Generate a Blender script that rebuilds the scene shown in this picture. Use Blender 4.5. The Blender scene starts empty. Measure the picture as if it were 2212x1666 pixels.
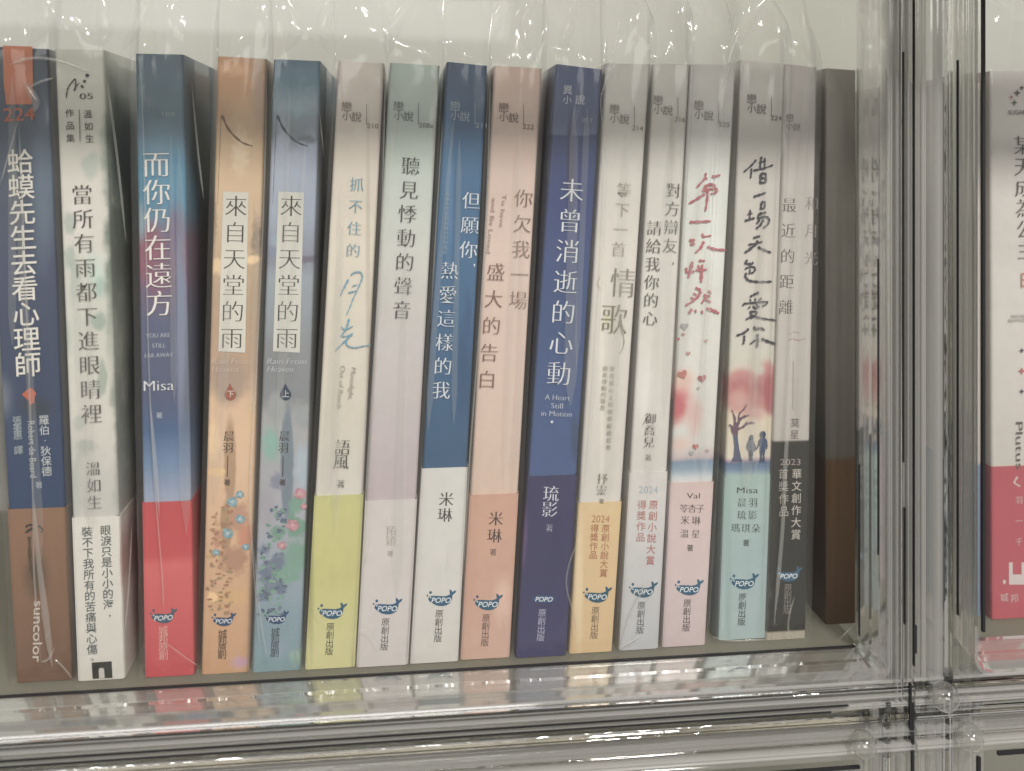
import bpy, math, random
from mathutils import Vector, Matrix
random.seed(7)
SC = bpy.context.scene
if SC.world is None:
    SC.world = bpy.data.worlds.new("World")
COL = SC.collection
# ---------------------------------------------------------------- camera
F = 2090.0            # focal length in picture units (picture is 2212 units wide)
HZ = 340.0            # height of the horizon in those units
YAW = math.radians(6.4)
DIST = 0.3402
CZ = 0.1766
CAM = Vector((-DIST*math.sin(YAW), -DIST*math.cos(YAW), CZ))
FWD = Vector((math.sin(YAW), math.cos(YAW), 0)); RGT = Vector((math.cos(YAW), -math.sin(YAW), 0))
cam = bpy.data.cameras.new("camera"); camo = bpy.data.objects.new("camera", cam); COL.objects.link(camo)
camo.location = CAM; camo.rotation_euler = (math.pi/2, 0, -YAW)
cam.sensor_width = 36; cam.lens = 36*F/2212; cam.clip_start = 0.01; cam.clip_end = 50
cam.dof.use_dof = True; cam.dof.focus_distance = .345; cam.dof.aperture_fstop = 7
cam.shift_y = -(833-HZ)/2212
SC.camera = camo
# ---------------------------------------------------------------- world, lamps, exposure
SC.world.use_nodes = True
bg = SC.world.node_tree.nodes['Background']; bg.inputs[0].default_value = (1.0, .975, .945, 1); bg.inputs[1].default_value = .34
SC.view_settings.view_transform = 'Standard'; SC.view_settings.look = 'None'; SC.view_settings.exposure = 0; SC.view_settings.gamma = 1
cy = SC.cycles
cy.max_bounces = 16; cy.transmission_bounces = 14; cy.transparent_max_bounces = 48; cy.glossy_bounces = 6; cy.diffuse_bounces = 3
cy.caustics_reflective = False; cy.caustics_refractive = False; cy.sample_clamp_indirect = 6
def lamp(name, loc, target, size, power, color, sy=None):
    l = bpy.data.lights.new(name, 'AREA'); l.energy = power; l.color = color; l.size = size
    if sy: l.shape = 'RECTANGLE'; l.size_y = sy
    o = bpy.data.objects.new(name, l); COL.objects.link(o); o.location = loc
    o.rotation_euler = (Vector(target)-Vector(loc)).to_track_quat('-Z', 'Y').to_euler(); return o
lamp("ceiling_panel_lamp", (.40, -1.15, 1.30), (.05, 0, .08), .2, 25.5, (1, .965, .935), .2)
lamp("soft_fill_lamp", (-.35, -1.9, .8), (-.05, 0, .1), 1.2, 9.5, (1, .975, .95), .7)  # soft fill added to lift the shaded spines, no such fixture seen
lamp("ceiling_spot_lamp", (.62, -.75, 1.25), (.05, 0, .0), .05, 3.2, (1, .97, .93))
lamp("ceiling_spot_lamp", (-.75, -.6, .95), (-.1, 0, .1), .04, 2.4, (1, .97, .93))

# ---------------------------------------------------------------- helpers
def lin(c):
    c /= 255.0
    return c/12.92 if c <= .04045 else ((c+.055)/1.055)**2.4
def C(h, k=1.25):
    r, g, b = int(h[0:2], 16), int(h[2:4], 16), int(h[4:6], 16)
    c = [lin(v)*k for v in (r, g, b)]; m = .3*c[0]+.59*c[1]+.11*c[2]; q = .80+.22*min(1, m/.5); c = [v*q for v in c]; m *= q
    return tuple(min(.86, m+(v-m)*.84) for v in c)+(1,)
def ray(px, py):
    return FWD + RGT*((px-1106)/F) + Vector((0, 0, (HZ-py)/F))
def at(px, py, y):
    d = ray(px, py); return CAM + d*((y-CAM.y)/d.y)
def unit(px, y):
    return (y-CAM.y)/ray(px, 0).y/F
_m = {}
def mat(name, color, rough=.5, spec=.4, **kw):
    if name in _m: return _m[name]
    m = bpy.data.materials.new(name); m.use_nodes = True; b = m.node_tree.nodes['Principled BSDF']
    b.inputs['Base Color'].default_value = color; b.inputs['Roughness'].default_value = rough; b.inputs['Specular IOR Level'].default_value = spec
    _m[name] = m; return m
def ink(h):
    return mat("ink_"+h, C(h, 1.0), .6, .15)
def N(nt, t, **kw):
    n = nt.nodes.new(t)
    for k, v in kw.items(): setattr(n, k, v)
    return n
def setin(nt, sock, v):
    if hasattr(v, 'links') or hasattr(v, 'is_linked'): nt.links.new(v, sock)
    else: sock.default_value = v
def mth(nt, op, a, b=None, c=None):
    n = N(nt, 'ShaderNodeMath', operation=op); setin(nt, n.inputs[0], a)
    if b is not None: setin(nt, n.inputs[1], b)
    if c is not None: setin(nt, n.inputs[2], c)
    return n.outputs[0]
def mesh_obj(name, vs, fs, m, parent=None, smooth=False, mi=None, uv=None):
    me = bpy.data.meshes.new(name); me.from_pydata([tuple(v) for v in vs], [], fs); me.update()
    ms = m if isinstance(m, (list, tuple)) else [m]
    for q in ms: me.materials.append(q)
    if mi: me.polygons.foreach_set('material_index', mi)
    if smooth: me.polygons.foreach_set('use_smooth', [True]*len(me.polygons))
    o = bpy.data.objects.new(name, me); COL.objects.link(o)
    if parent: o.parent = parent
    return o
def tag(o, label=None, cat=None, group=None, kind=None):
    if label: o['label'] = label
    if cat: o['category'] = cat
    if group: o['group'] = group
    if kind: o['kind'] = kind
    return o
def empty(name, loc=(0, 0, 0)):
    o = bpy.data.objects.new(name, None); COL.objects.link(o); o.location = loc; o.empty_display_size = .01; return o
def box(vs, fs, x0, x1, y0, y1, z0, z1):
    n = len(vs)
    vs += [(x0,y0,z0),(x1,y0,z0),(x1,y1,z0),(x0,y1,z0),(x0,y0,z1),(x1,y0,z1),(x1,y1,z1),(x0,y1,z1)]
    fs += [(n,n+3,n+2,n+1),(n+4,n+5,n+6,n+7),(n,n+1,n+5,n+4),(n+1,n+2,n+6,n+5),(n+2,n+3,n+7,n+6),(n+3,n,n+4,n+7)]

# ---------------------------------------------------------------- glyphs
_g = {}
def glyph(ch, bold):
    """flat triangles of one character; body centred on (0,0), one unit high"""
    k = (ch, bold)
    if k in _g: return _g[k]
    cu = bpy.data.curves.new("glyph", 'FONT'); cu.body = ch; cu.size = 1; cu.offset = {'ming': -.019, 'bold': .006, 'sans': 0, 'thin': -.024}.get(bold, 0)
    cu.resolution_u = 3
    o = bpy.data.objects.new("glyph", cu); COL.objects.link(o)
    dg = bpy.context.evaluated_depsgraph_get(); me = o.evaluated_get(dg).to_mesh()
    vs = [(v.co.x, v.co.y) for v in me.vertices]; fs = [tuple(p.vertices) for p in me.polygons]
    cjk = ord(ch[0]) > 0x2000
    if cjk: vs = [((x-.5)/.9, (y-.36)/.9) for x, y in vs]
    else:
        x0 = min([v[0] for v in vs] or [0]); x1 = max([v[0] for v in vs] or [1])
        vs = [(x-(x0+x1)/2, y-.35) for x, y in vs]
    o.evaluated_get(dg).to_mesh_clear(); bpy.data.objects.remove(o); bpy.data.curves.remove(cu)
    _g[k] = (vs, fs); return _g[k]

class Book:
    n = 0
    def __init__(s, quad, label, depth=.138):
        (tlx, tly, trx, tr_y, brx, bry, blx, bly) = quad
        bm = (blx+brx)/2; by = (bly+bry)/2
        # the book stands on the box floor: find the depth where its foot meets z = 0
        d = ray(bm, by); t = CAM.z/(-d.z); s.y = max(-.0002, min(.012, CAM.y + d.y*t))
        s.o = Vector((at(bm, by, s.y).x, s.y, 0))
        f = lambda x, y: at(x, y, s.y) - s.o
        s.tl, s.tr, s.br, s.bl = f(tlx, tly), f(trx, tr_y), f(brx, bry), f(blx, bly)
        s.u = unit(bm, s.y)
        s.h = (s.tl.z+s.tr.z)/2
        s.e = tag(empty("book", s.o), label, "book")
        s.layer = 0; s.depth = depth; s.front = 0.0
        s.q = quad
    def lr(s, z):
        k = z/s.h
        return s.bl.x+(s.tl.x-s.bl.x)*k, s.br.x+(s.tr.x-s.br.x)*k
    def P(s, px, py):
        v = at(px, py, s.y) - s.o; return v.x, v.z
    def lean(s):
        return math.atan2(((s.tl.x+s.tr.x)-(s.bl.x+s.br.x))/2, s.h)
    def wrap(s, name, m, z0, z1, off, thick, depth, r=.0011, taper=True, seg=10):
        """U-shaped wrap round the spine (cover or paper band) with rounded hinges"""
        prof = [(0, -off, depth), (0, -off, r)]
        for i in range(1, 5):
            a = math.pi/2*i/4; prof.append((0, -off+r*(1-math.cos(a)), -off+(r+off)*(1-math.sin(a))))
        mir = [(1, -dx, y) for (_, dx, y) in reversed(prof)]
        outer = prof+mir
        inner = [(1, off-thick, depth), (1, off-thick, thick-off), (0, thick-off, thick-off), (0, thick-off, depth)]
        pr = outer+inner; n = len(pr); vs = []; fs = []
        for j in range(seg+1):
            k = j/seg
            for (a, dx, y) in pr:
                zt = (s.tl.z + (s.tr.z-s.tl.z)*a) if z1 is None else z1
                z = z0+(zt-z0)*k; l, rr = s.lr(z)
                vs.append((l+(rr-l)*a+dx, y, z))
        for j in range(seg):
            for i in range(n):
                i2 = (i+1) % n; fs.append((j*n+i, j*n+i2, (j+1)*n+i2, (j+1)*n+i))
        # close ends: strip between outer and inner
        no = len(outer)
        for j in (0, seg):
            b = j*n; q = []
            half = no//2
            A = [b+i for i in range(half)]; B = [b+no+3, b+no+2]; 
            f1 = A+[b+no+2, b+no+3]; f2 = [b+half-1]+[b+i for i in range(half, no)]+[b+no, b+no+1, b+no+2]
            for f_ in (f1, f2): fs.append(tuple(f_ if j else reversed(f_)))
        o = mesh_obj(name, vs, fs, m, s.e)
        return o
    def pages(s, z1in=.0005):
        vs = []; fs = []
        for k, z in ((0, .0004), (1, s.h-z1in)):
            l, r = s.lr(z)
            for x, y in ((l+.0006, .0007), (r-.0006, .0007), (r-.0006, s.depth-.002), (l+.0006, s.depth-.002)): vs.append((x, y, z))
        fs = [(3,2,1,0), (4,5,6,7), (0,1,5,4), (1,2,6,5), (2,3,7,6), (3,0,4,7)]
        mesh_obj("page_block", vs, fs, PAGES, s.e)
    # ---- printing
    def start(s): s.vs = []; s.fs = []; s.mi = []; s.ms = []
    def mslot(s, h):
        m = ink(h)
        if m not in s.ms: s.ms.append(m)
        return s.ms.index(m)
    def yy(s):
        s.layer += 1; return -s.front-.00006-s.layer*.0000008
    def add(s, pts, faces, h, one=True):
        n = len(s.vs); y = s.yy(); i = s.mslot(h)
        s.vs += [(x, y, z) for x, z in pts]; s.fs += [tuple(n+a for a in f) for f in faces]; s.mi += [i]*len(faces)
    def char(s, ch, px, py, size, h, style='ming', rot=0, sx=1.0, skew=0, w=.02):
        x0, z0 = s.P(px, py); vs, fs = glyph(ch, style); sc = size*s.u; a = rot+(-s.lean())
        ca, sa = math.cos(a), math.sin(a)
        sh = (-w, 0, w) if style == 'ming' else (0,)
        for dx in sh:
            pts = []
            for x, y in vs:
                x = (x+dx)*sx+skew*y
                pts.append((x0+(x*ca-y*sa)*sc, z0+(x*sa+y*ca)*sc))
            s.add(pts, fs, h)
    def col(s, text, a, b, size, h, style='ming', **kw):
        n = len(text)
        for i, ch in enumerate(text):
            t = i/(n-1) if n > 1 else 0
            if ch != ' ': s.char(ch, a[0]+(b[0]-a[0])*t, a[1]+(b[1]-a[1])*t, size, h, style, **kw)
    def word(s, text, px, py, width, size, h, style='ming', rot=0, skew=0, w=.02):
        """latin words set as one run fitted to a width; rot=-90deg reads downwards"""
        vs, fs = glyph(text, style); xs = [v[0] for v in vs]; wd = max(xs)-min(xs)
        s.char(text, px, py, size, h, style, rot, sx=width/(wd*size), skew=skew, w=w)
    def stroke(s, pts, w, h, taper=.7):
        """brush or pen stroke through picture points"""
        P = [Vector(s.P(*p)) for p in pts]; Q = []
        for i in range(len(P)-1):
            p0 = P[max(i-1, 0)]; p1 = P[i]; p2 = P[i+1]; p3 = P[min(i+2, len(P)-1)]
            for k in range(5):
                t = k/5; Q.append(.5*((2*p1)+(p2-p0)*t+(2*p0-5*p1+4*p2-p3)*t*t+(3*p1-p0-3*p2+p3)*t**3))
        Q.append(P[-1]); n = len(Q); L = []; R = []
        for i, q in enumerate(Q):
            d = (Q[min(i+1, n-1)]-Q[max(i-1, 0)]); d = d.normalized() if d.length > 1e-9 else Vector((1, 0))
            nn = Vector((-d.y, d.x)); k = i/(n-1)
            ww = w*s.u/2*(1-(taper*max(0, k-.5)*1.2))*(.8+.25*math.sin(i*1.7+w))
            L.append(q+nn*ww); R.append(q-nn*ww)
        d0 = (Q[0]-Q[1]).normalized()*w*s.u*.3; d1 = (Q[-1]-Q[-2]).normalized()*w*s.u*.2
        pts = [Q[0]+d0]+[p for lr_ in zip(L, R) for p in lr_]+[Q[-1]+d1]
        fs = [(0, 1, 2)]+[(1+2*i, 3+2*i, 4+2*i, 2+2*i) for i in range(n-1)]+[(2*n-1, 2*n+1, 2*n)]
        s.add([(p.x, p.y) for p in pts], fs, h)
    def poly(s, pts, h):
        p = [s.P(*q) for q in pts]; s.add(p, [tuple(range(len(p)))], h)
    def blob(s, px, py, rx, ry, h, seed=0, jag=.25, n=14):
        rnd = random.Random(seed+px); pts = [s.P(px, py)]
        for i in range(n):
            a = 2*math.pi*i/n; k = 1+jag*(rnd.random()-.5)*2; pts.append(s.P(px+rx*k*math.cos(a), py+ry*k*math.sin(a)))
        s.add(pts, [(0, 1+i, 1+(i+1) % n) for i in range(n)], h)
    def end(s, name, label=None):
        o = mesh_obj(name, s.vs, s.fs, s.ms, s.e, mi=s.mi)
        if label: o['label'] = label
        return o
    def series(s, bx, by, num, h, first='戀', k=1.0, numdx=56, hn=None):
        s.start(); s.char(first, bx, by, 21*k, h, 'sans'); s.char('小', bx, by+20*k, 19*k, h, 'sans'); s.char('說', bx+21*k, by+22*k, 21*k, h, 'sans')
        if num:
            s.poly([(bx+42.4, by-7), (bx+43.6, by-7), (bx+43.4, by+40), (bx+42.2, by+40)], h)
            s.word(num, bx+numdx, by+41, 8*len(num), 15, hn or h, 'sans')
        s.end("series_mark")
    def whale(s, wx, wy, k=1.0, h='2d6284', body=True, t='原創出版', th='4a4640', tx=-3, ty=30, tsz=16.5, gap=17.6):
        q = k*.5422/5.554; s.start(); tr = lambda x, y: (wx+(x-570)*q, wy+(y-575)*q)
        if body:
            out = [(290,560),(318,497),(400,480),(520,485),(640,492),(720,478),(775,450),(765,400),(762,345),(800,355),(830,400),(870,370),(915,365),(890,420),(835,460),(825,510),(805,575),(800,590),(770,650),(700,690),(620,710),(540,708),(460,690),(390,650),(330,610)]
            pts = [s.P(*tr(570, 590))]+[s.P(*tr(*p)) for p in out]
            n = len(out)
            # body fan, tail separately
            bodyi = [i for i in range(n) if i <= 5 or i >= 17]
            b2 = [out[i] for i in bodyi]; pts = [s.P(*tr(560, 590))]+[s.P(*tr(*p)) for p in b2]
            s.add(pts, [(0, 1+i, 1+(i+1) % len(b2)) for i in range(len(b2))], h)
            tl = [(700,485),(775,450),(765,400),(762,345),(800,355),(830,400),(870,370),(915,365),(890,420),(835,460),(825,510),(805,600)]
            pts = [s.P(*tr(795, 450))]+[s.P(*tr(*p)) for p in tl]
            s.add(pts, [(0, 1+i, 1+(i+1) % len(tl)) for i in range(len(tl))], h)
            s.blob(*tr(345, 410), 30*q, 34*q, h, 1, .1); s.blob(*tr(275, 480), 19*q, 22*q, h, 2, .1); s.blob(*tr(345, 520), 17*q, 17*q, 'cfd6da', 3, .1)
        else:
            s.blob(wx, wy, 300*q, 90*q, h, 5, .12)
        s.word('POPO', *tr(585, 580), 420*q, 165*q, 'e4e8ea', 'bold', skew=.22)
        s.end("publisher_logo")
        if t:
            s.start(); n = len(t); dx = (s.q[6]-s.q[0])/(s.q[7]-s.q[1])
            for i, ch in enumerate(t): s.char(ch, wx+tx+dx*(i*gap), wy+ty+i*gap, tsz, th, 'sans')
            s.end("publisher_lettering")

def paint(name, s, stops, blots=(), noise=.02, streak=.0, rough=.34, nscale=60, hard=False):
    """printed paper: vertical run of inks (picture heights -> z) with watercolour patches, in object space"""
    m = bpy.data.materials.new(name); m.use_nodes = True; nt = m.node_tree; b = nt.nodes['Principled BSDF']
    tc = N(nt, 'ShaderNodeTexCoord'); sep = N(nt, 'ShaderNodeSeparateXYZ'); nt.links.new(tc.outputs['Object'], sep.inputs[0])
    nz = N(nt, 'ShaderNodeTexNoise'); nz.inputs['Scale'].default_value = nscale; nz.inputs['Detail'].default_value = 5; nt.links.new(tc.outputs['Object'], nz.inputs['Vector'])
    nsep = N(nt, 'ShaderNodeSeparateColor'); nt.links.new(nz.outputs['Color'], nsep.inputs[0])
    nx = mth(nt, 'SUBTRACT', nsep.outputs[0], .5); nzz = mth(nt, 'SUBTRACT', nsep.outputs[1], .5)
    v = mth(nt, 'DIVIDE', sep.outputs[2], s.h); v = mth(nt, 'ADD', v, mth(nt, 'MULTIPLY', nzz, noise))
    rp = N(nt, 'ShaderNodeValToRGB'); nt.links.new(v, rp.inputs[0])
    pts = sorted([(s.P(s.q[0]*.5+s.q[2]*.5, y)[1]/s.h, c) for y, c in stops])
    el = rp.color_ramp.elements
    while len(el) > 1: el.remove(el[-1])
    for i, (z, c) in enumerate(pts):
        e = el[0] if i == 0 else el.new(max(0, min(1, z)))
        e.position = max(0, min(1, z)); e.color = C(c)
    out = rp.outputs[0]
    for (px, py, rx, ry, c, soft, amp) in blots:
        X, Z = s.P(px, py); u = s.u
        dx = mth(nt, 'DIVIDE', mth(nt, 'ADD', mth(nt, 'SUBTRACT', sep.outputs[0], X), mth(nt, 'MULTIPLY', nx, amp*u)), rx*u)
        dz = mth(nt, 'DIVIDE', mth(nt, 'ADD', mth(nt, 'SUBTRACT', sep.outputs[2], Z), mth(nt, 'MULTIPLY', nzz, amp*u)), ry*u)
        d = mth(nt, 'SQRT', mth(nt, 'ADD', mth(nt, 'MULTIPLY', dx, dx), mth(nt, 'MULTIPLY', dz, dz)))
        mr = N(nt, 'ShaderNodeMapRange'); mr.interpolation_type = 'SMOOTHSTEP'; nt.links.new(d, mr.inputs[0])
        mr.inputs[1].default_value = 1-soft; mr.inputs[2].default_value = 1+soft*.3; mr.inputs[3].default_value = 1; mr.inputs[4].default_value = 0
        mx = N(nt, 'ShaderNodeMix', data_type='RGBA'); nt.links.new(mr.outputs[0], mx.inputs[0]); nt.links.new(out, mx.inputs[6]); mx.inputs[7].default_value = C(c)
        out = mx.outputs[2]
    # paper tooth and faint print variation
    n2 = N(nt, 'ShaderNodeTexNoise'); n2.inputs['Scale'].default_value = 230; n2.inputs['Detail'].default_value = 6; nt.links.new(tc.outputs['Object'], n2.inputs['Vector'])
    n3 = N(nt, 'ShaderNodeTexNoise'); n3.inputs['Scale'].default_value = 22; nt.links.new(tc.outputs['Object'], n3.inputs['Vector'])
    var = mth(nt, 'ADD', mth(nt, 'MULTIPLY', mth(nt, 'SUBTRACT', n2.outputs[0], .5), .14), mth(nt, 'MULTIPLY', mth(nt, 'SUBTRACT', n3.outputs[0], .5), .22))
    hs = N(nt, 'ShaderNodeHueSaturation'); nt.links.new(out, hs.inputs['Color']); nt.links.new(mth(nt, 'ADD', var, 1.0), hs.inputs['Value'])
    nt.links.new(hs.outputs[0], b.inputs['Base Color'])
    bp = N(nt, 'ShaderNodeBump'); bp.inputs['Strength'].default_value = .12; bp.inputs['Distance'].default_value = .0004; nt.links.new(n2.outputs[0], bp.inputs['Height']); nt.links.new(bp.outputs[0], b.inputs['Normal'])
    b.inputs['Roughness'].default_value = rough; b.inputs['Specular IOR Level'].default_value = .4
    return m

def paper_pages():
    m = bpy.data.materials.new("page_edges"); m.use_nodes = True; nt = m.node_tree; b = nt.nodes['Principled BSDF']
    tc = N(nt, 'ShaderNodeTexCoord'); mp = N(nt, 'ShaderNodeMapping'); mp.inputs['Scale'].default_value = (4000, 20, 20); nt.links.new(tc.outputs['Object'], mp.inputs[0])
    nz = N(nt, 'ShaderNodeTexNoise'); nz.inputs['Scale'].default_value = 1; nt.links.new(mp.outputs[0], nz.inputs[0])
    rp = N(nt, 'ShaderNodeValToRGB'); rp.color_ramp.elements[0].color = (.42, .38, .3, 1); rp.color_ramp.elements[1].color = (.74, .7, .6, 1)
    nt.links.new(nz.outputs[0], rp.inputs[0]); nt.links.new(rp.outputs[0], b.inputs['Base Color']); b.inputs['Roughness'].default_value = .8
    return m
PAGES = paper_pages()

def film(name, haze=.03, gloss=.55, rough=.07, tint=(1, 1, 1), hcol=(.9, .89, .85)):
    """thin clear wrapping film: see-through, fresnel shine, slight milky haze"""
    m = bpy.data.materials.new(name); m.use_nodes = True; nt = m.node_tree; nt.nodes.clear()
    o = N(nt, 'ShaderNodeOutputMaterial'); t = N(nt, 'ShaderNodeBsdfTransparent'); t.inputs[0].default_value = tint+(1,)
    g = N(nt, 'ShaderNodeBsdfGlossy'); g.inputs['Roughness'].default_value = rough; g.inputs[0].default_value = (1, 1, 1, 1)
    d = N(nt, 'ShaderNodeBsdfDiffuse'); d.inputs[0].default_value = hcol+(1,)
    tl = N(nt, 'ShaderNodeBsdfTranslucent'); tl.inputs[0].default_value = hcol+(1,)
    md = N(nt, 'ShaderNodeMixShader'); md.inputs[0].default_value = .5; nt.links.new(d.outputs[0], md.inputs[1]); nt.links.new(tl.outputs[0], md.inputs[2])
    lw = N(nt, 'ShaderNodeLayerWeight'); lw.inputs[0].default_value = .5
    fr = mth(nt, 'MINIMUM', mth(nt, 'MULTIPLY', mth(nt, 'ADD', mth(nt, 'MULTIPLY', mth(nt, 'POWER', lw.outputs['Facing'], 5.0), .96), .04), gloss), 1.0)
    m1 = N(nt, 'ShaderNodeMixShader'); m1.inputs[0].default_value = haze; nt.links.new(t.outputs[0], m1.inputs[1]); nt.links.new(md.outputs[0], m1.inputs[2])
    m2 = N(nt, 'ShaderNodeMixShader'); nt.links.new(fr, m2.inputs[0]); nt.links.new(m1.outputs[0], m2.inputs[1]); nt.links.new(g.outputs[0], m2.inputs[2])
    nt.links.new(m2.outputs[0], o.inputs[0]); return m
def glass(name, col, rough=.02, ior=1.49, bump=0):
    m = bpy.data.materials.new(name); m.use_nodes = True; nt = m.node_tree; b = nt.nodes['Principled BSDF']
    b.inputs['Base Color'].default_value = col+(1,); b.inputs['Roughness'].default_value = rough; b.inputs['IOR'].default_value = ior; b.inputs['Transmission Weight'].default_value = 1
    if bump:
        tc = N(nt, 'ShaderNodeTexCoord'); nz = N(nt, 'ShaderNodeTexNoise'); nz.inputs['Scale'].default_value = 55; nz.inputs['Detail'].default_value = 3; nt.links.new(tc.outputs['Object'], nz.inputs['Vector'])
        bp = N(nt, 'ShaderNodeBump'); bp.inputs['Strength'].default_value = bump; bp.inputs['Distance'].default_value = .001; nt.links.new(nz.outputs[0], bp.inputs['Height']); nt.links.new(bp.outputs[0], b.inputs['Normal'])
    return m
ACR = glass("clear_acrylic", (.97, .975, .955), .015, bump=.25)
ACR2 = glass("smoky_acrylic", (.86, .86, .82), .03, bump=.3)
SHEET = film("acrylic_sheet", haze=.004, gloss=.35, rough=.02, tint=(.985, .985, .975))
FILM = film("sleeve_film", haze=.055, gloss=.75, rough=.12)
FOLD = film("sleeve_fold_film", haze=.30, gloss=2.2, rough=.10)
RIBF2 = film("moulded_acrylic_milky", haze=.62, gloss=1.2, rough=.10, tint=(.97, .97, .955), hcol=(.84, .82, .77))
LIP = film("moulded_lip_acrylic", haze=.13, gloss=10, rough=.06, tint=(.97, .97, .95), hcol=(.8, .78, .72))
PEG = film("peg_acrylic", haze=.12, gloss=3.0, rough=.05, tint=(.9, .9, .87))
GLARE = film("sleeve_glare_film", haze=.12, gloss=1.2, rough=.16)
RIBC = film("moulded_acrylic_glassy", haze=.06, gloss=1.6, rough=.03, tint=(.99, .99, .98), hcol=(.9, .885, .85))
LEDGE = film("frosted_ledge", haze=.62, gloss=.25, rough=.35, tint=(.9, .9, .86), hcol=(.42, .41, .35))
RIBF = film("moulded_acrylic", haze=.40, gloss=1.5, rough=.07, tint=(.985, .985, .975), hcol=(.9, .885, .85))
RIBG = film("moulded_acrylic_clear", haze=.26, gloss=1.8, rough=.04, tint=(.99, .99, .98), hcol=(.9, .885, .85))
FLAP = film("sleeve_flap_film", haze=.10, gloss=.8, rough=.13)
GAP_SHADE = mat("gap_shade_black", (.022, .022, .024, 1), .5, .3)  # black strips put in for shade between boxes and the dark door edge

# ---------------------------------------------------------------- setting
def wall_mat():
    m = mat("painted_back_wall", C('d8d6ca', 1.1), .6, .3); nt = m.node_tree; b = nt.nodes['Principled BSDF']
    tc = N(nt, 'ShaderNodeTexCoord'); nz = N(nt, 'ShaderNodeTexNoise'); nz.inputs['Scale'].default_value = 9; nz.inputs['Detail'].default_value = 4; nt.links.new(tc.outputs['Object'], nz.inputs['Vector'])
    rp = N(nt, 'ShaderNodeValToRGB'); rp.color_ramp.elements[0].position = .3; rp.color_ramp.elements[1].position = .7
    rp.color_ramp.elements[0].color = C('a9aaa1', 1.0); rp.color_ramp.elements[1].color = C('b4b5ad', 1.0)
    nt.links.new(nz.outputs[0], rp.inputs[0]); nt.links.new(rp.outputs[0], b.inputs['Base Color']); return m
WALL = wall_mat()
vs = []; fs = []; box(vs, fs, -.6, .75, .20, .21, -.25, .62)
tag(mesh_obj("back_wall", vs, fs, WALL), kind='structure')
vs = []; fs = []; box(vs, fs, -.6, .75, -.03, .20, -.26, -.25)
tag(mesh_obj("shelf_board", vs, fs, mat("shelf_paint", C('b9b2a2'), .5)), kind='structure')

# ---------------------------------------------------------------- display boxes
YD, YF = -.0044, -.0220          # door plane, front plane of the moulded frames
XW = at(1850, 800, YD).x; XS = at(1969, 800, YF).x; XR = at(2128, 800, YF).x
ZT = .0003; ZS = -.0095; ZB = -.0293
def sweep(path, pr, name, m, parent):
    """bar whose section pr [(outward, y)] follows a path [(x, z, nx, nz)]"""
    n = len(pr); vs = []; fs = []
    for (x, z, nx, nz) in path:
        for (a, y) in pr: vs.append((x+nx*a, y, z+nz*a))
    for j in range(len(path)-1):
        for i in range(n):
            i2 = (i+1) % n; fs.append((j*n+i, (j+1)*n+i, (j+1)*n+i2, j*n+i2))
    fs.append(tuple(range(n))); fs.append(tuple(reversed(range((len(path)-1)*n, len(path)*n))))
    return mesh_obj(name, vs, fs, m, parent)
def section(w, yf, yb, bulge):
    pr = []
    m = 16 if w > .0012 else 8
    for i in range(m+1):
        a = -1+2*i/m; pr.append((a*w/2, yf-bulge*(1-a**4)-min(.00022, w*.09)*math.sin(a*7.5+w*9000)*(1-a*a)))
    return pr+[(w/2, yb), (-w/2, yb)]
def lpath(cx, cz, sx, sz, dh, dv, xend, zend, r=.0022):
    """L-shaped path: along the rail at depth dh, round a small corner, along the post at depth dv"""
    X = cx+sx*dv; Z = cz+sz*dh; ox, oz = X-sx*r, Z-sz*r; pts = [(xend, Z, 0, sz)]
    for i in range(7):
        a = math.pi/2*i/6; pts.append((ox+sx*r*math.sin(a), oz+sz*r*math.cos(a), sx*math.sin(a), sz*math.cos(a)))
    pts.append((X, zend, sx, 0)); return pts
H5 = [(0, .17, 0, .006, .0006, 0), (.19, .24, -.0013, .012, .0010, 3), (.45, .13, -.0003, .004, .0004, 2), (.60, .22, -.0011, .012, .0008, 0), (.84, .15, -.0002, .006, .0004, 1)]
H8 = [(0, .12, 0, .004, .0006, 1), (.13, .16, -.0014, .012, .0014, 0), (.30, .07, -.0002, .004, .0004, 3), (.385, .17, -.0012, .010, .0013, 1), (.565, .08, -.0003, .004, .0004, 0), (.66, .14, -.0015, .012, .0010, 3), (.81, .07, -.0003, .004, .0004, 3), (.89, .10, -.0010, .012, .0006, 0)]
V8 = [(.02, .10, 0, .012, .0006, 1), (.13, .07, -.0004, .016, .0005, 0), (.21, .17, -.0013, .010, .0012, 1), (.39, .06, -.0003, .018, .0004, 0), (.46, .13, -.0011, .012, .0011, 3), (.60, .09, -.0004, .018, .0005, 0), (.70, .12, -.0012, .012, .0008, 1), (.83, .06, -.0002, .016, .0003, 0), (.90, .09, -.0009, .012, .0005, 1)]
MM = (RIBF, RIBG, RIBF2, ACR, RIBC)
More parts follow.
